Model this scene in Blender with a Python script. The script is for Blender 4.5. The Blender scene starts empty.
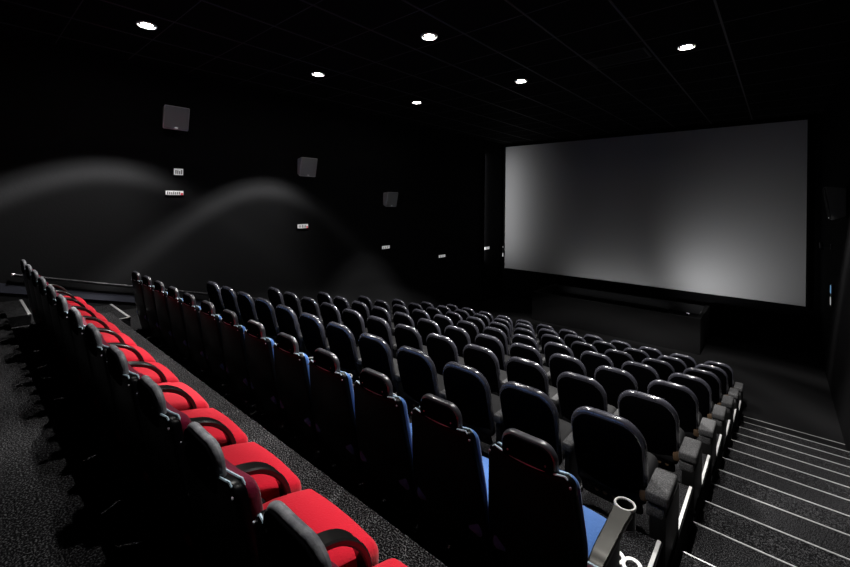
import bpy, bmesh, math, random
from mathutils import Vector, Matrix
R = math.radians
random.seed(7)
S = bpy.context.scene
C = S.collection
PI = math.pi

# ------------------------------------------------------------------ materials
def mat(name, col, rough=.5, metal=0., spec=.5, coat=0., coat_r=.1, bump=None, emit=None, speck=None, sheen=0., rvar=None):
    m = bpy.data.materials.new(name); m.use_nodes = True
    nt = m.node_tree; b = nt.nodes['Principled BSDF']
    b.inputs['Base Color'].default_value = (*col, 1)
    b.inputs['Roughness'].default_value = rough
    b.inputs['Metallic'].default_value = metal
    b.inputs['Specular IOR Level'].default_value = spec
    b.inputs['Coat Weight'].default_value = coat
    b.inputs['Coat Roughness'].default_value = coat_r
    if sheen: b.inputs['Sheen Weight'].default_value = sheen
    if emit:
        b.inputs['Emission Color'].default_value = (*emit[0], 1)
        b.inputs['Emission Strength'].default_value = emit[1]
    tc = nt.nodes.new('ShaderNodeTexCoord')
    if speck:   # (scale, colour2, lo, hi)
        n = nt.nodes.new('ShaderNodeTexNoise'); n.inputs['Scale'].default_value = speck[0]
        n.inputs['Detail'].default_value = 3
        r = nt.nodes.new('ShaderNodeValToRGB')
        r.color_ramp.elements[0].position = speck[2]; r.color_ramp.elements[0].color = (*col, 1)
        r.color_ramp.elements[1].position = speck[3]; r.color_ramp.elements[1].color = (*speck[1], 1)
        nt.links.new(tc.outputs['Object'], n.inputs['Vector'])
        nt.links.new(n.outputs['Fac'], r.inputs['Fac'])
        nt.links.new(r.outputs['Color'], b.inputs['Base Color'])
    if rvar:    # (scale, lo, hi) uneven gloss
        n = nt.nodes.new('ShaderNodeTexNoise'); n.inputs['Scale'].default_value = rvar[0]
        n.inputs['Detail'].default_value = 2
        mr = nt.nodes.new('ShaderNodeMapRange'); mr.inputs['To Min'].default_value = rvar[1]; mr.inputs['To Max'].default_value = rvar[2]
        nt.links.new(tc.outputs['Object'], n.inputs['Vector'])
        nt.links.new(n.outputs['Fac'], mr.inputs['Value'])
        nt.links.new(mr.outputs['Result'], b.inputs['Roughness'])
    if bump:    # (scale, strength)
        n = nt.nodes.new('ShaderNodeTexNoise'); n.inputs['Scale'].default_value = bump[0]
        n.inputs['Detail'].default_value = 4
        bp = nt.nodes.new('ShaderNodeBump'); bp.inputs['Strength'].default_value = bump[1]
        bp.inputs['Distance'].default_value = .01
        nt.links.new(tc.outputs['Object'], n.inputs['Vector'])
        nt.links.new(n.outputs['Fac'], bp.inputs['Height'])
        nt.links.new(bp.outputs['Normal'], b.inputs['Normal'])
    return m

M = {}
M['carpet'] = mat('lit_speckled_carpet', (.004, .004, .0045), .95, spec=.05, speck=(110, (.24, .24, .25), .50, .70), bump=(110, .5))  # walkway copy, brighter specks stand in for the stronger light there
M['carpet_shaded'] = mat('shaded_speckled_carpet', (.003, .003, .0035), .95, spec=.05, speck=(110, (.095, .095, .10), .50, .72), bump=(110, .5))  # shaded copy of the speckled carpet, weaker light put into the colour
M['carpet_front'] = mat('dimmed_plain_carpet', (.008, .008, .0085), .95, spec=.05, bump=(110, .4))  # colour lowered to stand in for the dim light before the screen
M['wall'] = mat('dark_wall_fabric', (.0115, .0118, .0128), .95, spec=.08, bump=(35, .2))
M['black_wall'] = mat('black_masking', (.004, .004, .0045), .95, spec=.05)
M['ceiling'] = mat('black_ceiling_tile', (.007, .007, .007), .95, spec=.1, bump=(60, .2))
M['grid'] = mat('ceiling_grid_bar', (.075, .075, .075), .5)
M['screen'] = mat('projection_screen', (.62, .62, .63), .9, spec=.1)
M['shell'] = mat('black_plastic_shell', (.0018, .002, .0026), .32, spec=.05, bump=(260, .05))
M['vinyl'] = mat('glossy_black_vinyl', (.050, .050, .064), .2, spec=.9, coat=1., coat_r=.075, bump=(30, .05), rvar=(14, .14, .26))
M['head_vinyl'] = mat('black_headrest_vinyl', (.03, .03, .036), .3, spec=.6, coat=.6, coat_r=.09, bump=(30, .05))
M['seat_black'] = mat('matte_black_seat_cover', (.008, .008, .009), .7, spec=.2)
M['panel'] = mat('black_back_panel', (.0018, .0018, .0022), .7, spec=0.)
M['grey_vinyl'] = mat('worn_grey_vinyl', (.14, .145, .165), .5, spec=.4, bump=(45, .3), speck=(22, (.28, .285, .305), .4, .65))
M['piping'] = mat('pale_grey_piping', (.42, .56, .66), .5, spec=.3)
M['red'] = mat('red_velvet', (.43, .002, .015), .85, spec=.1, sheen=.15, bump=(90, .25))
M['red_shaded'] = mat('shaded_red_velvet', (.14, .001, .022), .85, spec=.1, sheen=.2, bump=(90, .25))  # same fabric as the red cushions, its shade put into the colour
M['blue'] = mat('blue_velvet', (.055, .15, .42), .8, spec=.2, sheen=.2, bump=(60, .25))
M['arm'] = mat('black_armrest_plastic', (.007, .007, .007), .30, spec=.5)
M['arm_grey'] = mat('grey_metallic_armrest', (.032, .0315, .029), .38, metal=.85, rvar=(9, .26, .5))
M['ring'] = mat('pale_cup_ring', (.6, .6, .58), .3, metal=.4)
M['armpad'] = mat('grey_speckled_armrest', (.035, .035, .036), .8, spec=.3, speck=(120, (.11, .11, .115), .42, .66), bump=(120, .3))
M['frame'] = mat('black_seat_frame', (.004, .004, .004), .5, spec=.3)
M['brown'] = mat('tan_inner_panel', (.10, .06, .032), .6)
M['steel'] = mat('bright_bolt_steel', (.6, .6, .62), .25, metal=1.)
M['screw'] = mat('grey_screw_head', (.22, .22, .26), .5)
M['nosing'] = mat('pale_aluminium_nosing', (.42, .42, .43), .5, metal=.1)
M['edge_strip'] = mat('pale_edge_strip', (.5, .5, .5), .5)
M['white'] = mat('white_floor_paint', (.85, .85, .85), .7)
M['speaker'] = mat('grey_speaker_cloth', (.42, .43, .44), .8, spec=.2, bump=(300, .3))
M['speaker_case'] = mat('grey_speaker_case', (.75, .75, .76), .6)
M['stage'] = mat('black_stage_board', (.0045, .0045, .005), .8, spec=.15)
M['rail'] = mat('dark_handrail_metal', (.025, .025, .028), .4, metal=.5)
M['skirt'] = mat('dark_blue_skirting', (.03, .033, .05), .7)
M['trimring'] = mat('white_downlight_ring', (.8, .8, .8), .4)
M['cone'] = mat('downlight_reflector', (.02, .02, .02), .5)
M['lens'] = mat('downlight_lens', (1, 1, 1), .4, emit=((1, .96, .9), 70))
M['signlit'] = mat('lit_white_sign', (.8, .8, .8), .5, emit=((1, 1, 1), .30))
M['signred'] = mat('lit_red_mark', (.5, .02, .03), .5, emit=((1, .08, .12), .35))
M['signblue'] = mat('lit_blue_panel', (.2, .4, .6), .5, emit=((.25, .55, .9), .45))
M['signdark'] = mat('sign_lettering', (.02, .02, .02), .6)
M['uplens'] = mat('added_uplight_lens', (1, 1, 1), .4, emit=((1, 1, 1), 2))

# ------------------------------------------------------------------ helpers
SX = 1.
def finish(bm, smooth=40):
    if SX != 1.:
        for v in bm.verts: v.co.x *= SX
    me = bpy.data.meshes.new('mesh')
    bmesh.ops.recalc_face_normals(bm, faces=bm.faces)
    for f in bm.faces: f.smooth = True
    a = R(smooth)
    for e in bm.edges:
        if len(e.link_faces) == 2 and e.calc_face_angle(0) > a: e.smooth = False
    bm.to_mesh(me); bm.free()
    return me

def link(name, me, m, parent=None, loc=None):
    me.name = name
    if m is not None and not me.materials: me.materials.append(m)
    o = bpy.data.objects.new(name, me); C.objects.link(o)
    if parent: o.parent = parent
    if loc: o.location = loc
    return o

def obj(name, bm, m, parent=None, smooth=40, loc=None):
    return link(name, finish(bm, smooth), m, parent, loc)

def tag(o, label, cat, group=None):
    o['label'] = label; o['category'] = cat
    if group: o['group'] = group
    return o

def thing(name, loc, label=None, cat=None, group=None, rz=0):
    o = bpy.data.objects.new(name, None); C.objects.link(o)
    o.location = loc; o.rotation_euler = (0, 0, rz); o.empty_display_size = .1
    if label: tag(o, label, cat, group)
    return o

def struct(name, bm, m):
    o = obj(name, bm, m); o['kind'] = 'structure'; return o

def box(bm, x0, x1, y0, y1, z0, z1, bev=0, seg=2):
    v = [bm.verts.new((x, y, z)) for x in (x0, x1) for y in (y0, y1) for z in (z0, z1)]
    fs = [(0, 1, 3, 2), (4, 6, 7, 5), (0, 4, 5, 1), (2, 3, 7, 6), (0, 2, 6, 4), (1, 5, 7, 3)]
    faces = [bm.faces.new([v[i] for i in f]) for f in fs]
    if bev:
        es = list({e for f in faces for e in f.edges})
        bmesh.ops.bevel(bm, geom=es, offset=bev, segments=seg, affect='EDGES', profile=.5)
    return bm

def tube(bm, pts, r, n=8, closed=False, cap=True):
    pts = [Vector(p) for p in pts]; N = len(pts); rings = []
    for i, p in enumerate(pts):
        a = pts[(i - 1) % N] if (closed or i > 0) else p
        b = pts[(i + 1) % N] if (closed or i < N - 1) else p
        t = (b - a).normalized()
        up = Vector((0, 0, 1)) if abs(t.z) < .9 else Vector((0, 1, 0))
        s = t.cross(up).normalized(); u = s.cross(t)
        rings.append([bm.verts.new(p + r * (math.cos(2*PI*k/n) * s + math.sin(2*PI*k/n) * u)) for k in range(n)])
    for i in range(N if closed else N - 1):
        A, B = rings[i], rings[(i + 1) % N]
        for k in range(n):
            bm.faces.new((A[k], A[(k+1) % n], B[(k+1) % n], B[k]))
    if cap and not closed:
        bm.faces.new(rings[0][::-1]); bm.faces.new(rings[-1])
    return bm

def lathe(bm, prof, c=(0, 0, 0), n=24, close=False):
    rings = []
    for r, z in prof:
        rings.append([bm.verts.new((c[0] + r*math.cos(2*PI*k/n), c[1] + r*math.sin(2*PI*k/n), c[2] + z)) for k in range(n)])
    for A, B in zip(rings, rings[1:]):
        for k in range(n): bm.faces.new((A[k], A[(k+1) % n], B[(k+1) % n], B[k]))
    if close:
        bm.faces.new(rings[0]); bm.faces.new(rings[-1][::-1])
    return bm

def rrect(hw, hh, rt, rb, nc, ns):
    """rounded rectangle, centred, counter-clockwise; rt top radius, rb bottom radius"""
    rt = max(min(rt, hw, hh), .0005); rb = max(min(rb, hw, hh), .0005); P = []
    for cx, cz, r, a0 in ((hw-rt, hh-rt, rt, 0), (-hw+rt, hh-rt, rt, 90), (-hw+rb, -hh+rb, rb, 180), (hw-rb, -hh+rb, rb, 270)):
        for i in range(nc + 1):
            a = R(a0 + 90*i/nc); P.append((cx + r*math.cos(a), cz + r*math.sin(a)))
    Q = []
    L = len(P)
    for i in range(L):
        a, b = P[i], P[(i+1) % L]; Q.append(a)
        if i % (nc + 1) == nc:
            for k in range(1, ns): Q.append((a[0] + (b[0]-a[0])*k/ns, a[1] + (b[1]-a[1])*k/ns))
    return Q

def pad(bm, hw, hh, rt, rb, thick, r, fn, nc=5, ns=5, nr=3, fr=(.25, .5, .75), dome0=0, dome1=0):
    """soft slab: rounded outline (a,b) x depth d in [0,thick], edges rounded by r, mapped by fn(a,b,d)"""
    rings = []
    def ring(inset, d, sc=1., dm=0):
        Q = rrect(hw-inset, hh-inset, rt-inset, rb-inset, nc, ns)
        return [bm.verts.new(fn(a*sc, b*sc, d + dm)) for a, b in Q]
    def cen(d): return bm.verts.new(fn(0, 0, d))
    c0 = cen(-dome0)
    for f in fr: rings.append(ring(r, 0, f, -dome0*(1-f*f)))
    for i in range(nr + 1):
        a = PI/2*i/nr; rings.append(ring(r*(1-math.sin(a)), r*(1-math.cos(a))))
    for i in range(nr + 1):
        a = PI/2*i/nr; rings.append(ring(r*(1-math.cos(a)), thick - r*(1-math.sin(a))))
    for f in fr[::-1]: rings.append(ring(r, thick, f, dome1*(1-f*f)))
    c1 = cen(thick + dome1)
    n = len(rings[0])
    for A, B in zip(rings, rings[1:]):
        for k in range(n): bm.faces.new((A[k], A[(k+1) % n], B[(k+1) % n], B[k]))
    for k in range(n):
        bm.faces.new((c0, rings[0][(k+1) % n], rings[0][k]))
        bm.faces.new((c1, rings[-1][k], rings[-1][(k+1) % n]))
    return bm

def band(bm, prof, half, thick, bev=.008, taper=None):
    """a strip of rectangular section following a (y,z) profile; half width may vary"""
    n = len(prof); secs = []
    for i, (y, z) in enumerate(prof):
        a = prof[max(i-1, 0)]; b = prof[min(i+1, n-1)]
        t = Vector((0, b[0]-a[0], b[1]-a[1])).normalized(); nn = Vector((0, -t.z, t.y))
        h = half if taper is None else taper(i/(n-1)); p = Vector((0, y, z)); q = thick/2
        sec = [p + Vector((s*(h - (0 if abs(w) < q else bev)), 0, 0)) + nn*w for s, w in
               ((-1, -q), (1, -q), (1, -q+bev), (1, q-bev), (1, q), (-1, q), (-1, q-bev), (-1, -q+bev))]
        secs.append([bm.verts.new(v) for v in sec])
    for A, B in zip(secs, secs[1:]):
        for k in range(8): bm.faces.new((A[k], A[(k+1) % 8], B[(k+1) % 8], B[k]))
    bm.faces.new(secs[0][::-1]); bm.faces.new(secs[-1])
    return bm

def spline(P, n):
    out = []
    for i in range(len(P)-1):
        p0 = P[max(i-1, 0)]; p1 = P[i]; p2 = P[i+1]; p3 = P[min(i+2, len(P)-1)]
        for k in range(n):
            t = k/n
            out.append(tuple(.5*((2*b) + (-a+c)*t + (2*a-5*b+4*c-d)*t*t + (-a+3*b-3*c+d)*t**3) for a, b, c, d in zip(p0, p1, p2, p3)))
    out.append(tuple(P[-1])); return out

def NB(): return bmesh.new()

# ------------------------------------------------------------------ layout numbers (metres, z=0 at the floor before the screen)
XL, XR, YB, YF, ZC = -9.725, .926, -3.2, 16.7, 7.043
RISE = .30
def rowz(k): return RISE*(9-k)
YBACK = {1: .577, 2: 1.815}
for k in range(3, 10): YBACK[k] = 3.156 + 1.256*(k-3)
EDGE = {0: .44, 1: 1.68}
for k in range(2, 9): EDGE[k] = YBACK[k+1] - .15
SXL, SXR = -8.40, -.56
def aisle_y(z): return (2.52 - z)/.2389

# ------------------------------------------------------------------ room shell
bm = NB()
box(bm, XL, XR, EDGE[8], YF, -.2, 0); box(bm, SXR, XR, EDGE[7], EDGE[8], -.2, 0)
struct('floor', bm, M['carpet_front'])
bm = NB(); box(bm, SXL, SXR, YB, EDGE[0], -.2, rowz(0)); struct('floor', bm, M['carpet_shaded'])
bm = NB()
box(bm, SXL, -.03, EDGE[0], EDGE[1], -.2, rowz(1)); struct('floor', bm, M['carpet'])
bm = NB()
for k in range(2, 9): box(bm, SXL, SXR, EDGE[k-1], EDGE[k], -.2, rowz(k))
struct('floor', bm, M['carpet_shaded'])
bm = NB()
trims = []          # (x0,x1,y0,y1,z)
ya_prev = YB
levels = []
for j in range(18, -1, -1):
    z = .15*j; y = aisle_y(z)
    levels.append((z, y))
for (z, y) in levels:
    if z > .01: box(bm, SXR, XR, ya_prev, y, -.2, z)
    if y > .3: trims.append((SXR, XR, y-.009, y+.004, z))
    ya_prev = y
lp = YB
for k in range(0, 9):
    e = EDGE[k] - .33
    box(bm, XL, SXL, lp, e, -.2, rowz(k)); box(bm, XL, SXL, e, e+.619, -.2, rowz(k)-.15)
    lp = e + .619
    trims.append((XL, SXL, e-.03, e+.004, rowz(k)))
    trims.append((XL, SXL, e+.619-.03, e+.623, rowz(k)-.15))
struct('floor', bm, M['carpet_shaded'])

bm = NB(); box(bm, XL, XR, YB, YF, ZC, ZC+.15); struct('ceiling', bm, M['ceiling'])
bm = NB(); box(bm, XL-.15, XL, YB, YF, -.2, ZC+.15); struct('wall_left', bm, M['wall'])
bm = NB(); box(bm, XR, XR+.15, YB, YF, -.2, ZC+.15); struct('wall_right', bm, M['black_wall'])
bm = NB(); box(bm, XL-.15, XR+.15, YF, YF+.15, -.2, ZC+.15); struct('wall_front', bm, M['black_wall'])
bm = NB(); box(bm, XL-.15, XR+.15, YB-.15, YB, -.2, ZC+.15); struct('wall_back', bm, M['black_wall'])

# ceiling grid: main bars along the room, cross bars between them
bm = NB()
x = -.68
while x > XL + .2:
    box(bm, x-.014, x+.014, YB, YF-.05, ZC-.012, ZC+.004); x -= 1.07
y = YF - .6
while y > YB:
    box(bm, XL, XR, y-.006, y+.006, ZC-.006, ZC+.004); y -= 1.07
struct('trim_1', bm, M['grid'])
n = 2
for (x0, x1, y0, y1, z) in trims:
    bm = NB(); box(bm, x0, x1, y0, y1, z-.02 if z > .01 else z, z+.006)
    struct('trim_%d' % n, bm, M['nosing']); n += 1
# pale edging strips and dark side boards along the aisle side of the seating
for k in range(1, 9):
    bm = NB(); box(bm, SXR-.022, SXR, EDGE[k-1]+.40, EDGE[k]+.003, rowz(k)-.03, rowz(k)+.006)
    struct('trim_%d' % n, bm, M['edge_strip']); n += 1
    bm = NB(); box(bm, SXR, SXR+.012, EDGE[k-1]-.05, EDGE[k]+.002, -.1, rowz(k)-.002)
    struct('trim_%d' % n, bm, M['black_wall']); n += 1
bm = NB(); e = EDGE[1]+.289
box(bm, SXL-.04, SXL, e-.62, e+.003, rowz(1)-.18, rowz(1)-.144); struct('trim_%d' % n, bm, M['nosing']); n += 1
# sloping skirting along the left wall
bm = NB()
def skirt(bm, y0, y1, dz0, dz1, x0, x1):
    f = lambda y: 2.91 - .266*(y-.95)
    P = [bm.verts.new((xx, yy, f(yy)+d)) for xx in (x0, x1) for yy in (y0, y1) for d in (dz0, dz1)]
    for q in ((0, 1, 3, 2), (4, 6, 7, 5), (0, 4, 5, 1), (2, 3, 7, 6), (0, 2, 6, 4), (1, 5, 7, 3)): bm.faces.new([P[i] for i in q])
skirt(bm, -2.5, 11.0, -.32, -.17, XL, XL+.03)
struct('baseboard_left', bm, M['skirt'])

# ------------------------------------------------------------------ seats with fabric (rows one and two)
def yb(z): return .135*max(0., (1.05-z)/.85)**1.3

def fabric_seat(name, fab, back_fab, head, kind, hpitch):
    t = thing(name, (0, 0, 0))
    # shell, its edges turned forward round the cushion
    zc, hh = .520, .410
    def f(a, b, d):
        z = zc + b
        top = max(0., b/hh)
        z -= .022*top**3*(1-(a/.25)**2)
        return (a*(1 + .20*min(1, (1-b/hh)/1.1)), yb(z) + .50*a*a + d, z)
    bm = pad(NB(), .224, hh, .045, .12, .046, .012, f, ns=8, fr=(.2, .4, .6, .8, .93)); sh = obj('back_shell', bm, M['shell'], t)
    for sx in (-1, 1):
        z = .885; y = yb(z) + .50*.21*.21
        bm = NB(); tube(bm, [(sx*.215, y-.002, z), (sx*.215, y-.008, z)], .006, 8)
        obj('screw', bm, M['screw'], sh)
    # pale piping following the dipped top edge
    for dy, nm in ((.009, 'piping'), (.052, 'piping')):
        P = []
        for i in range(25):
            a = -.204 + .408*i/24; z = zc+hh - .022*(1-(a/.25)**2) + (.004 if dy < .02 else -.004)
            P.append((a, yb(z)+.50*a*a+dy, z - (.02 if i in (0, 24) else 0)))
        obj(nm, tube(NB(), P, .0045, 6), M['piping'], t)
    # back cushion in fabric
    def f2(a, b, d):
        z = .655 + b
        z -= .02*max(0., b/.275)**3*(1-(a/.25)**2)
        return (a*(1 + .13*min(1, (1-b/.268)/1.2)), yb(z) + .45*a*a + .036 + d, z)
    bm = pad(NB(), .227, .268, .06, .05, .045 if kind == 'cup' else .055, .020, f2, ns=6, dome1=.01); obj('back_cushion', bm, M[back_fab], t)
    # headrest
    def f3(a, b, d):
        z = (.950 if kind == 'cup' else .937) + b
        return (a, yb(z) + (.016 if kind == 'cup' else .006) + .25*a*a + d, z)
    bm = pad(NB(), .148 if kind == 'cup' else .138, .094, .08, .03, .046 if kind == 'cup' else .036, .018, f3, nc=8, ns=4, nr=4); h = obj('headrest', bm, M[head], t)
    bm = pad(NB(), .136 if kind == 'cup' else .127, .084, .07, .025, .014, .006, lambda a, b, d: f3(a, b-.004, d-.009), nc=8, ns=3); obj('headrest_plate', bm, M['panel'], h)
    for sx in (-1, 1):
        y = f3(sx*.1, 0, 0)[1]-.009
        bm = NB(); tube(bm, [(sx*.1, y, .945), (sx*.1, y-.004, .945)], .005, 8); obj('screw', bm, M['screw'], h)
    # seat cushion
    def f4(a, b, d):
        y = .402 + b
        z = .455 - d - .075*max(0., (b+.05)/.325)**1.6 - .02*(a/.245)**2
        return (a, y, z)
    bm = pad(NB(), .256, .287, .045, .04, .15, .05, f4, nc=5, ns=5, nr=4); sc = obj('seat_cushion', bm, M[fab], t)
    bm = NB(); box(bm, -.21, .21, .2, .54, .25, .32, .02); obj('seat_pan', bm, M['frame'], t)
    # support between seats, armrest on top
    def side(x, end=False):
        bm = NB(); xs = x - .035 if end else x
        box(bm, xs-.022, xs+.022, .20, .44, .04, .40 if kind == 'arch' else .60, .012)
        box(bm, x-.03, x+.03, .12, .50, 0, .04, .008); st = obj('side_support', bm, M['frame'], t)
        for y in (.15, .47):
            obj('bolt', tube(NB(), [(x, y, .04), (x, y, .054)], .014, 8), M['steel'], st)
        if kind == 'arch':
            P = spline([(.10, .575), (.20, .598), (.31, .598), (.42, .562), (.505, .485), (.55, .385), (.555, .27)], 5)
            bm = band(NB(), P, .036, .030, .007); bmesh.ops.translate(bm, verts=bm.verts, vec=(x, 0, 0))
            obj('armrest', bm, M['arm'], t)
        else:
            y0 = .035 if end else .20; P = [(y0-.02, .600), (y0, .615), (y0+.06, .620), (.3, .622), (.38, .623), (.42, .624)]
            bm = band(NB(), P, .04, .028, .006, taper=lambda u: .031 + .017*u)
            bmesh.ops.translate(bm, verts=bm.verts, vec=(x, 0, 0)); a = obj('armrest', bm, M['arm_grey'], t)
            bm = NB(); lathe(bm, [(.040, -.006), (.040, .010), (.045, .014), (.050, .010), (.050, -.09), (.045, -.095), (.0005, -.095), (.0005, -.085), (.038, -.085), (.040, -.006)], (x, .465, .624), 28)
            cup = obj('cup_holder', bm, M['arm'], a)
            bm = NB(); lathe(bm, [(.040, .010), (.043, .0155), (.050, .0155), (.053, .010), (.052, .002), (.040, .006), (.040, .010)], (x, .465, .624), 32)
            obj('cup_ring', bm, M['ring'], cup)
            if end:
                bm = NB(); box(bm, x-.033, x+.033, y0-.028, y0-.014, .585, .618, .004); obj('armrest_cap', bm, M['piping'], a)
    side(-hpitch)
    return t, side

# ------------------------------------------------------------------ black padded seats (rows three to nine)
def padded_seat(name):
    t = thing(name, (0, 0, 0))
    def y2(z): return .18*max(0., (.93-z)/.68)**1.4
    zc, hh, hw = .583, .330, .272
    def f(a, b, d):
        z = zc + b + .022*max(0, b/hh)*(1-(a/hw)**2)
        return (a*(1-.05*max(0, -b/hh)), y2(z) + .35*a*a + d, z)
    bm = pad(NB(), hw, hh, .165, .07, .066, .030, f, nc=8, ns=6, nr=5); bc = obj('back_cushion', bm, M['vinyl'], t)
    # seams where the cover's top band is stitched
    for a in (-.075, .085):
        P = [f(a, hh - .030 + .0305*math.sin(PI*i/8), .033 - .0335*math.cos(PI*i/8)) for i in range(9)]
        obj('seam', tube(NB(), P, .002, 5), M['panel'], bc)
    def fp(a, b, d):
        x, y, z = f(a, b-.008, d); return (x, y-.010, z)
    bm = pad(NB(), .248, .296, .145, .06, .014, .006, fp, nc=7, ns=5, fr=(.3, .6, .85)); pn = obj('back_panel', bm, M['panel'], t)
    # lower rear cover with a row of vent holes
    def fl(a, b, d):
        z = .24 + b; return (a, y2(z)+.35*a*a - .016 + d, z)
    bm = pad(NB(), .225, .075, .03, .03, .03, .008, fl); lo = obj('lower_cover', bm, M['frame'], t)
    for i in range(6):
        a = -.16 + i*.064; p = fl(a, .01, 0)
        obj('vent_hole', tube(NB(), [(p[0], p[1]+.001, p[2]), (p[0], p[1]-.002, p[2])], .017, 10), M['brown'], lo)
    def f4(a, b, d):
        return (a, .38 + b, .44 - d + .03*(b/.23) - .015*(a/.25)**2)
    bm = pad(NB(), .255, .235, .06, .05, .14, .05, f4); obj('seat_cushion', bm, M['seat_black'], t)
    bm = NB(); box(bm, -.2, .2, .2, .56, .25, .305, .02); obj('seat_pan', bm, M['frame'], t)
    def side(x, wide=False):
        if wide:
            bm = NB(); box(bm, x-.05, x+.055, .01, .50, 0, .36, .012); obj('end_panel', bm, M['frame'], t)
            bm = NB(); box(bm, x-.075, x+.07, .0, .34, .425, .505, .018, 3); a = obj('armrest', bm, M['armpad'], t)
            bm = NB(); box(bm, x-.07, x+.045, .01, .32, .325, .415, .014, 3); obj('armrest_base', bm, M['armpad'], a)
            bm = NB(); box(bm, x-.14, x-.078, .12, .22, .33, .42, .02); obj('inner_panel', bm, M['brown'], a)
        else:
            bm = NB(); box(bm, x-.022, x+.022, .14, .42, .04, .45, .012); box(bm, x-.03, x+.03, .10, .46, 0, .04, .008)
            obj('side_support', bm, M['frame'], t)
            bm = NB(); box(bm, x-.04, x+.04, .12, .42, .46, .53, .016, 3); obj('armrest', bm, M['armpad'], t)
    side(-.326)
    return t, side

def copy_tree(o, parent=None, skip=()):
    c = o.copy(); C.objects.link(c)
    if parent: c.parent = parent
    for ch in o.children:
        if ch in skip: continue
        copy_tree(ch, c)
    return c

ORD = ['', 'first', 'second', 'third', 'fourth', 'fifth', 'sixth', 'seventh', 'eighth', 'ninth', 'tenth', 'eleventh', 'twelfth', 'thirteenth']

# red row: seat 1 is the far left one by the wall
N1 = 13; P1 = .627; SX = 1.1
proto, side = fabric_seat('cinema_seat', 'red', 'red_shaded', 'grey_vinyl', 'arch', P1/2/SX)
reds = [proto] + [copy_tree(proto) for i in range(N1-1)]
side(P1/2/SX); SX = 1.
for i, o in enumerate(reds):
    o.location = (-.357 - P1*i, YBACK[1], rowz(1))
    k = N1 - i
    if k == 1: l = 'red velvet cinema seat at the far left end of the red row, beside the wall'
    elif k == N1: l = 'red velvet cinema seat at the near right end of the red row'
    else: l = 'red velvet cinema seat, %s from the far left end of the red row' % ORD[k]
    tag(o, l, 'cinema seat', 'red seats in the rear row')

# blue row: seat 1 at the right aisle end
N2 = 13; P2 = .561
proto2, side2 = fabric_seat('cinema_seat', 'blue', 'blue', 'head_vinyl', 'cup', P2/2)
blues = [proto2] + [copy_tree(proto2) for i in range(N2-1)]
side2(.335, True)
for i, o in enumerate(blues):
    o.location = (-.925 - P2*i, YBACK[2], rowz(2))
    k = i + 1
    if k == 1: l = 'blue cinema seat with grey cup holder armrest, right aisle end of blue row'
    elif k == N2: l = 'blue cinema seat with black shell, far left end of the blue row'
    else: l = 'blue cinema seat with black shell, %s from right in the blue row' % ORD[k]
    tag(o, l, 'cinema seat', 'blue seats in the second row')

# seven rows of black padded seats, twelve each
N3 = 12; P3 = .652
proto3, side3 = padded_seat('cinema_seat')
blacks = [[copy_tree(proto3) for i in range(N3-1)] for k in range(7)]
side3(.355, True)
lead = [proto3] + [copy_tree(proto3) for k in range(6)]
ROWN = {3: 'row right in front of the blue seats', 9: 'front row nearest the screen'}
for k in range(4, 9): ROWN[k] = '%s row in front of blue seats' % ORD[k-2]
for k in range(3, 10):
    for i, o in enumerate([lead[k-3]] + blacks[k-3]):
        o.location = (-.972 - P3*i, YBACK[k], rowz(k))
        if i == 0: w = 'at right aisle end'
        elif i == N3-1: w = 'at far left end'
        else: w = '%s from right' % ORD[i+1]
        tag(o, 'black padded cinema seat, %s, %s' % (w, ROWN[k]), 'cinema seat', 'black seats, ' + ROWN[k])

# ------------------------------------------------------------------ white number on the carpet by the first blue seat
cu = bpy.data.curves.new('num', 'FONT'); cu.body = '8'; cu.size = .30; cu.align_x = 'CENTER'; cu.align_y = 'CENTER'; cu.extrude = .002; cu.offset = -.002
tmp = bpy.data.objects.new('num', cu); C.objects.link(tmp)
bpy.context.view_layer.update()
me = bpy.data.meshes.new_from_object(tmp.evaluated_get(bpy.context.evaluated_depsgraph_get()))
bpy.data.objects.remove(tmp); bpy.data.curves.remove(cu)
me.materials.clear()
o = link('floor_number', me, M['white'], None, (-.69, 2.695, rowz(2)+.003)); o.rotation_euler = (0, 0, R(90))
tag(o, 'white number 8 painted on the dark carpet beside the grey cup holder armrest', 'floor number')

# ------------------------------------------------------------------ projection screen
t = thing('projection_screen', (-4.483, YF, 1.309), 'large grey cinema projection screen filling the front wall', 'screen')
bm = NB(); box(bm, -5.09, 5.09, -.06, -.045, 0, 5.575); obj('screen_surface', bm, M['screen'], t)
bm = NB()
for (a, b, c, d) in ((-5.15, -5.09, -.11, 5.685), (5.09, 5.15, -.11, 5.685), (-5.09, 5.09, -.11, 0), (-5.09, 5.09, 5.575, 5.685)):
    box(bm, a, b, -.09, -.005, c, d, .01)
obj('screen_frame', bm, M['black_wall'], t)

# ------------------------------------------------------------------ long low stage box under the screen
t = thing('stage_box', (-4.28, 15.0, 0), 'long low black stage box on the floor under the screen', 'stage')
X0, X1, Y0, Y1, H = -2.62, 2.60, -1.0, 1.1, 1.03
bm = NB(); box(bm, X0, X1, Y0, Y0+.12, 0, H, .015); obj('front_panel', bm, M['stage'], t)
bm = NB(); box(bm, X0, X0+.12, Y0+.12, Y1, 0, H, .015); obj('side_panel', bm, M['stage'], t)
bm = NB(); box(bm, X1-.12, X1, Y0+.12, Y1, 0, H, .015); obj('side_panel', bm, M['stage'], t)
bm = NB(); box(bm, X0+.12, X1-.12, Y1-.10, Y1, 0, H-.02, .015); obj('rear_panel', bm, M['stage'], t)
bm = NB(); box(bm, X0+.12, X1-.12, Y0+.12, Y1-.10, .6, .72, 0); obj('recessed_deck', bm, M['black_wall'], t)

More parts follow.
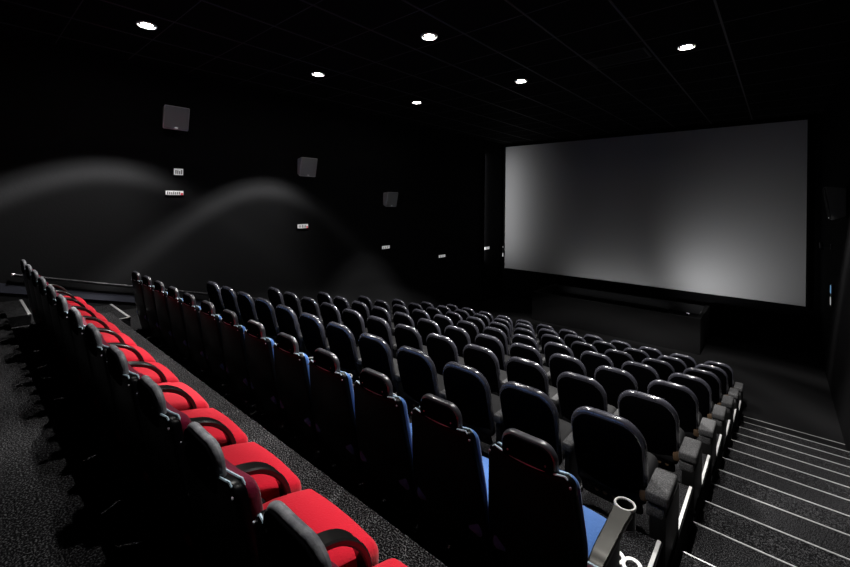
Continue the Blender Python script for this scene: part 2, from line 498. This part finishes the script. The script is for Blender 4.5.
# ------------------------------------------------------------------ downlights
def spot(name, loc, rot, power, size, blend, rad, col=(1, .97, .93), parent=None, edge=None, side_dim=0):
    l = bpy.data.lights.new(name, 'SPOT'); l.energy = power; l.spot_size = R(size); l.spot_blend = blend
    l.shadow_soft_size = rad; l.color = col
    if edge:    # reflector profile: brighter towards the edge of the cone (cut-off angle, width, centre level)
        l.use_nodes = True; nt = l.node_tree; em = nt.nodes['Emission']
        g = nt.nodes.new('ShaderNodeNewGeometry'); sp = nt.nodes.new('ShaderNodeSeparateXYZ')
        ab = nt.nodes.new('ShaderNodeMath'); ab.operation = 'ABSOLUTE'
        ac = nt.nodes.new('ShaderNodeMath'); ac.operation = 'ARCCOSINE'
        dv = nt.nodes.new('ShaderNodeMath'); dv.operation = 'DIVIDE'; dv.inputs[1].default_value = R(90)
        rp = nt.nodes.new('ShaderNodeValToRGB'); el = rp.color_ramp.elements
        cut, wd, cl = edge
        P = [(0, cl), ((cut-2.2*wd)/90, cl), ((cut-wd)/90, 1), (cut/90, .30), ((cut+.5*wd)/90, 0)]
        while len(el) < len(P): el.new(.5)
        for e, (p, v) in zip(el, P): e.position = p; e.color = (v, v, v, 1)
        rp.color_ramp.interpolation = 'EASE'
        nt.links.new(g.outputs['Incoming'], sp.inputs[0]); nt.links.new(sp.outputs['Z'], ab.inputs[0])
        nt.links.new(ab.outputs[0], ac.inputs[0]); nt.links.new(ac.outputs[0], dv.inputs[0])
        nt.links.new(dv.outputs[0], rp.inputs['Fac'])
        if side_dim:      # screen side of the cone dimmed by hand to shape the wall scallop
            mr = nt.nodes.new('ShaderNodeMapRange'); mr.interpolation_type = 'SMOOTHSTEP'
            mr.inputs['From Min'].default_value = -.42; mr.inputs['From Max'].default_value = -.02
            mr.inputs['To Min'].default_value = .12; mr.inputs['To Max'].default_value = 1.
            ml = nt.nodes.new('ShaderNodeMath'); ml.operation = 'MULTIPLY'
            sg = nt.nodes.new('ShaderNodeMath'); sg.operation = 'MULTIPLY'; sg.inputs[1].default_value = side_dim
            nt.links.new(sp.outputs['Y'], sg.inputs[0]); nt.links.new(sg.outputs[0], mr.inputs['Value'])
            nt.links.new(mr.outputs['Result'], ml.inputs[0]); nt.links.new(rp.outputs['Color'], ml.inputs[1])
            nt.links.new(ml.outputs[0], em.inputs['Strength'])
        else: nt.links.new(rp.outputs['Color'], em.inputs['Strength'])
    o = bpy.data.objects.new(name, l); C.objects.link(o); o.location = loc; o.rotation_euler = rot
    if parent: o.parent = parent
    return o
LX = {-7.56: 'left-hand', -4.40: 'middle', -1.24: 'right-hand'}
LY = {1.94: 'rear', 5.11: 'centre', 8.28: 'forward'}
def lamp_spec(lx, ly):      # power, cut-off angle
    left = lx < -7
    if ly < 3: return (2000, 47.5) if left else (1100, 46)
    if ly < 6: return (2000, 44.5) if left else (2000, 46)
    return (1500, 26) if left else (3000, 44)
for lx, ln in LX.items():
    for ly, yn in LY.items():
        t = thing('ceiling_downlight', (lx, ly, ZC), 'round lit ceiling downlight, %s line of lamps, %s one of three' % (ln, yn), 'ceiling light', 'recessed ceiling downlights')
        bm = NB(); lathe(bm, [(.118, -.002), (.122, -.022), (.130, -.024), (.140, -.010), (.140, .0), (.118, -.002)], n=32); obj('ring', bm, M['trimring'], t)
        bm = NB(); lathe(bm, [(.0005, -.010), (.066, -.012), (.078, -.008), (.078, -.001), (.0005, -.001)], n=28); obj('lens', bm, M['lens'], t)
        spot('lamp', (0, 0, -.05), (0, 0, 0), lamp_spec(lx, ly)[0], 110, .05, .07, parent=t, edge=(lamp_spec(lx, ly)[1], 3, .27), side_dim=-1 if lx < -7 and ly < 6 else 0)

# ------------------------------------------------------------------ left wall speakers, tilted down a little
M['speaker_dark'] = mat('black_speaker_cloth', (.02, .02, .021), .8, spec=.1)
M['case_dark'] = mat('dark_grey_speaker_case', (.07, .07, .072), .6)
def speaker(name, y, z, sz, rz, label, cloth='speaker', case='speaker_case'):
    t = thing(name, (XL if rz == 0 else XR, y, z), label, 'speaker', 'wall speakers')
    s = 1 if rz == 0 else -1
    d = .30; h = sz/2
    def fx(b, dd): return s*(.06 + dd)
    bm = NB()
    V = [(.02, -h*.8, -h*.75), (.02, h*.8, -h*.75), (.02, h*.8, h*.9), (.02, -h*.8, h*.9), (d-.09, -h, -h), (d-.09, h, -h), (d, h, h), (d, -h, h)]
    v = [bm.verts.new((s*a, b, c)) for a, b, c in V]
    for q in ((0, 1, 2, 3), (4, 7, 6, 5), (0, 4, 5, 1), (1, 5, 6, 2), (2, 6, 7, 3), (3, 7, 4, 0)): bm.faces.new([v[i] for i in q])
    bmesh.ops.bevel(bm, geom=list(bm.edges), offset=.012, segments=2, affect='EDGES')
    obj('case', bm, M[case], t)
    bm = NB(); g = .02
    V = [(d-.088, -h+g, -h+g), (d-.088, h-g, -h+g), (d-.002, h-g, h-g), (d-.002, -h+g, h-g)]
    a = [bm.verts.new((s*p, q, r)) for p, q, r in V]; b = [bm.verts.new((s*(p+.014), q, r-.003)) for p, q, r in V]
    bm.faces.new(a); bm.faces.new(b[::-1])
    for i in range(4): bm.faces.new((a[i], a[(i+1) % 4], b[(i+1) % 4], b[i]))
    gr = obj('grille', bm, M[cloth], t)
    bm = NB(); x = d-.088+.016; box(bm, s*x-.004, s*x+.006, -.03, .03, -h+.03, -h+.05); obj('badge', bm, M['signlit'], gr)
    bm = NB(); box(bm, min(0, s*.06), max(0, s*.06), -.06, .06, -.08, .08); obj('bracket', bm, M['frame'], t)
    return t
speaker('wall_speaker', 2.98, 5.98, .48, 0, 'grey wall speaker high on the left wall, nearest the camera')
speaker('wall_speaker', 6.14, 5.19, .50, 0, 'grey wall speaker on the left wall, middle one of three')
speaker('wall_speaker', 9.25, 4.37, .48, 0, 'grey wall speaker on the left wall, nearest the screen')
speaker('wall_speaker', 10.75, 4.35, .62, 1, 'dark wall speaker on the right wall beside the screen', 'speaker_dark', 'case_dark')

# ------------------------------------------------------------------ small lit signs on the left wall
def sign(y, z, w, h, label, red=False, marks=0):
    t = thing('wall_sign', (XL, y, z), label, 'sign', 'small lit signs on the left wall')
    bm = NB(); box(bm, 0, .045, -w/2, w/2, -h/2, h/2, .006); obj('housing', bm, M['frame'], t)
    bm = NB(); box(bm, .043, .052, -w/2+.012, w/2-.012, -h/2+.012, h/2-.012); f = obj('lit_panel', bm, M['signlit'], t)
    if marks:
        bm = NB(); random.seed(int(y*10))
        for i in range(marks):
            a = -w/2+.03 + (w*.72)*(i+.5)/marks
            box(bm, .0515, .054, a-.008, a+.010, -h*.30, h*(.12+.2*random.random()))
        obj('lettering', bm, M['signdark'], f)
    if red:
        bm = NB(); box(bm, .0515, .055, w/2-.065, w/2-.02, -h/2+.012, 0); obj('red_mark', bm, M['signred'], f)
sign(3.09, 4.88, .20, .16, 'small white sign on the left wall below the nearest speaker, upper of a pair', marks=4)
sign(3.02, 4.43, .36, .11, 'long white sign with red end on left wall, lower of a pair', True, 7)
sign(6.11, 3.61, .34, .13, 'small white lit sign on the left wall below the middle speaker', True, 5)
sign(9.19, 2.81, .36, .12, 'small white lit sign on the left wall below the farthest speaker', False, 3)
sign(12.13, 2.25, .42, .12, 'small white lit sign on left wall, lowest, between farthest speaker and screen', False, 2)
sign(15.28, 2.31, .42, .14, 'small white lit sign on the left wall just beside the screen', False, 1)

# ------------------------------------------------------------------ small fittings beside the screen
t = thing('exit_light', (XR+.006, 12.9, 2.30), 'small wall fitting with blue and white lit panels, right of the screen', 'wall light')
bm = NB(); box(bm, -.05, 0, -.09, .09, -.24, .25, .008); obj('housing', bm, M['frame'], t)
bm = NB(); box(bm, -.058, -.048, -.06, .06, .05, .22); obj('blue_panel', bm, M['signblue'], t)
bm = NB(); box(bm, -.058, -.048, -.06, .06, -.21, -.04); obj('white_panel', bm, M['signlit'], t)
t = thing('camera_bracket', (XR, 13.6, 3.34), 'small dark camera on a bracket on the right wall below the speaker', 'security camera')
bm = NB(); tube(bm, [(0, 0, .0), (-.10, 0, .0), (-.16, .05, .03)], .014, 8); box(bm, -.012, .006, -.06, .06, -.06, .06); obj('arm', bm, M['rail'], t)
bm = NB(); tube(bm, [(-.16, -.13, -.05), (-.16, .16, .07)], .04, 12); obj('body', bm, M['rail'], t)
t = thing('exit_light', (-9.68, YF+.012, 2.08), 'small pale wall fitting at the left edge of the screen', 'wall light')
bm = NB(); box(bm, -.03, .03, -.05, 0, -.30, .26, .008); obj('housing', bm, M['frame'], t)
bm = NB(); box(bm, -.022, .022, -.056, -.048, -.27, -.10); obj('white_panel', bm, M['signlit'], t)
bm = NB(); box(bm, -.015, .015, -.056, -.048, .16, .20); obj('indicator', bm, M['signlit'], t)

# ceiling vent
t = thing('ceiling_vent', (-2.30, 8.12, ZC), 'dark slatted air vent in the black ceiling', 'vent')
bm = NB()
for (a, b, c, d) in ((-.50, .50, -.30, -.26), (-.50, .50, .26, .30), (-.50, -.46, -.26, .26), (.46, .50, -.26, .26)): box(bm, a, b, c, d, -.02, 0)
obj('frame', bm, M['rail'], t)
bm = NB()
for i in range(6): box(bm, -.46, .46, -.22+i*.085, -.20+i*.085, -.016, -.002)
obj('slats', bm, M['cone'], t)

# ------------------------------------------------------------------ handrail down the left wall
t = thing('handrail', (XL, .62, 0), 'long dark metal handrail sloping down the left wall', 'handrail')
hz = lambda y: 2.91 - .266*(y-.95)
bm = NB(); tube(bm, [(.09, 0, hz(.62)), (.09, 9.9, hz(10.52))], .027, 12); obj('rail', bm, M['rail'], t)
for y in (.15, 2.2, 4.3, 6.4, 8.5, 9.8):
    bm = NB(); tube(bm, [(0, y, hz(y+.62)-.07), (.06, y, hz(y+.62)-.07), (.09, y, hz(y+.62)-.02)], .012, 8); obj('bracket', bm, M['rail'], t)
bm = NB(); tube(bm, [(.09, -.03, hz(.59)), (.09, .01, hz(.63))], .034, 12); obj('end_cap', bm, M['steel'], t)

# ------------------------------------------------------------------ lamps added to put a glow on the screen
def aim(o, d): o.rotation_euler = Vector(d).to_track_quat('-Z', 'Y').to_euler()
t = thing('added_uplight', (-2.1, 14.7, .72), 'small black uplight added inside the right end of the stage box', 'lamp')
bm = NB(); box(bm, -.09, .09, -.07, .07, 0, .03, .008); tube(bm, [(0, 0, .02), (0, 0, .22)], .015, 8); obj('base', bm, M['frame'], t)
bm = NB(); lathe(bm, [(.03, .20), (.05, .22), (.065, .26), (.055, .26), (.04, .235), (.0005, .235)], n=20); obj('head', bm, M['black_wall'], t)
l = bpy.data.lights.new('lamp', 'POINT'); l.energy = 95; l.shadow_soft_size = .05; l.use_nodes = True
UP = bpy.data.objects.new('lamp', l); C.objects.link(UP); UP.location = (0, 0, .285); UP.parent = t
nt = l.node_tree; g = nt.nodes.new('ShaderNodeNewGeometry'); dt = nt.nodes.new('ShaderNodeVectorMath'); dt.operation = 'DOT_PRODUCT'
dt.inputs[1].default_value = Vector((1.0, 2.0, .9)).normalized()      # beam of the added lamp, shaped softly towards the screen
mr = nt.nodes.new('ShaderNodeMapRange'); mr.interpolation_type = 'SMOOTHSTEP'
mr.inputs['From Min'].default_value = .48; mr.inputs['From Max'].default_value = 1.03
nt.links.new(g.outputs['Incoming'], dt.inputs[0]); nt.links.new(dt.outputs['Value'], mr.inputs['Value'])
nt.links.new(mr.outputs['Result'], nt.nodes['Emission'].inputs['Strength'])
def bar(name, loc, size, rot, power, label, parts):
    t = thing(name, loc, label, 'lamp')
    bm = NB(); parts(bm); obj('housing', bm, M['frame'], t)
    l = bpy.data.lights.new('lamp', 'AREA'); l.shape = 'RECTANGLE'; l.size, l.size_y = size; l.energy = power; l.spread = R(120)
    o = bpy.data.objects.new('lamp', l); C.objects.link(o); o.parent = t; aim(o, rot); return o
bm = NB(); box(bm, XL, XL+.015, 14.93, YF, 0, ZC); struct('trim_%d' % n, bm, M['black_wall']); n += 1  # black panel added so the light bar's spill leaves the wall dark
# bar added on the left wall to light the near edge of the screen
b1 = bar('added_wall_bar', (XL, 15.0, 4.1), (.05, 4.6), (.12, 1, 0), 11, 'slim dark vertical light bar added on the left wall beside the screen',
    lambda bm: (box(bm, 0, .12, -.06, -.03, -2.35, 2.35, .004), box(bm, 0, .02, -.03, .05, -2.35, 2.35)))
b1.location = (.07, 0, 0)
b2 = bar('added_stage_bar', (-4.6, 15.55, .72), (3.6, .05), (0, 1, .75), 3.2, 'long dark light bar added inside the stage box under the screen',  # second added bar, for the glow along the screen's lower edge
    lambda bm: (box(bm, -1.85, 1.85, -.06, -.03, 0, .14, .004), box(bm, -1.85, 1.85, -.03, .06, 0, .03)))
b2.location = (0, 0, .07)

# ------------------------------------------------------------------ world, camera, view
w = bpy.data.worlds.new('World'); S.world = w; w.use_nodes = True
w.node_tree.nodes['Background'].inputs['Color'].default_value = (0, 0, 0, 1)
w.node_tree.nodes['Background'].inputs['Strength'].default_value = 0
cam = bpy.data.cameras.new('Camera'); co = bpy.data.objects.new('Camera', cam); C.objects.link(co)
co.location = (0, 0, 4.285); co.rotation_mode = 'QUATERNION'
co.rotation_quaternion = (Matrix.Rotation(R(41.066), 3, 'Z') @ Matrix.Rotation(R(90), 3, 'X') @ Matrix.Rotation(R(.64), 3, 'Z')).to_quaternion()
cam.sensor_width = 36; cam.lens = 407.08/850*36; cam.shift_y = -81.03/850; cam.clip_start = .05
S.camera = co
S.view_settings.view_transform = 'Standard'; S.view_settings.look = 'None'
S.view_settings.gamma = 1; S.view_settings.exposure = 0; S.view_settings.use_curve_mapping = False
S.cycles.use_denoising = True
S.cycles.sample_clamp_indirect = 3
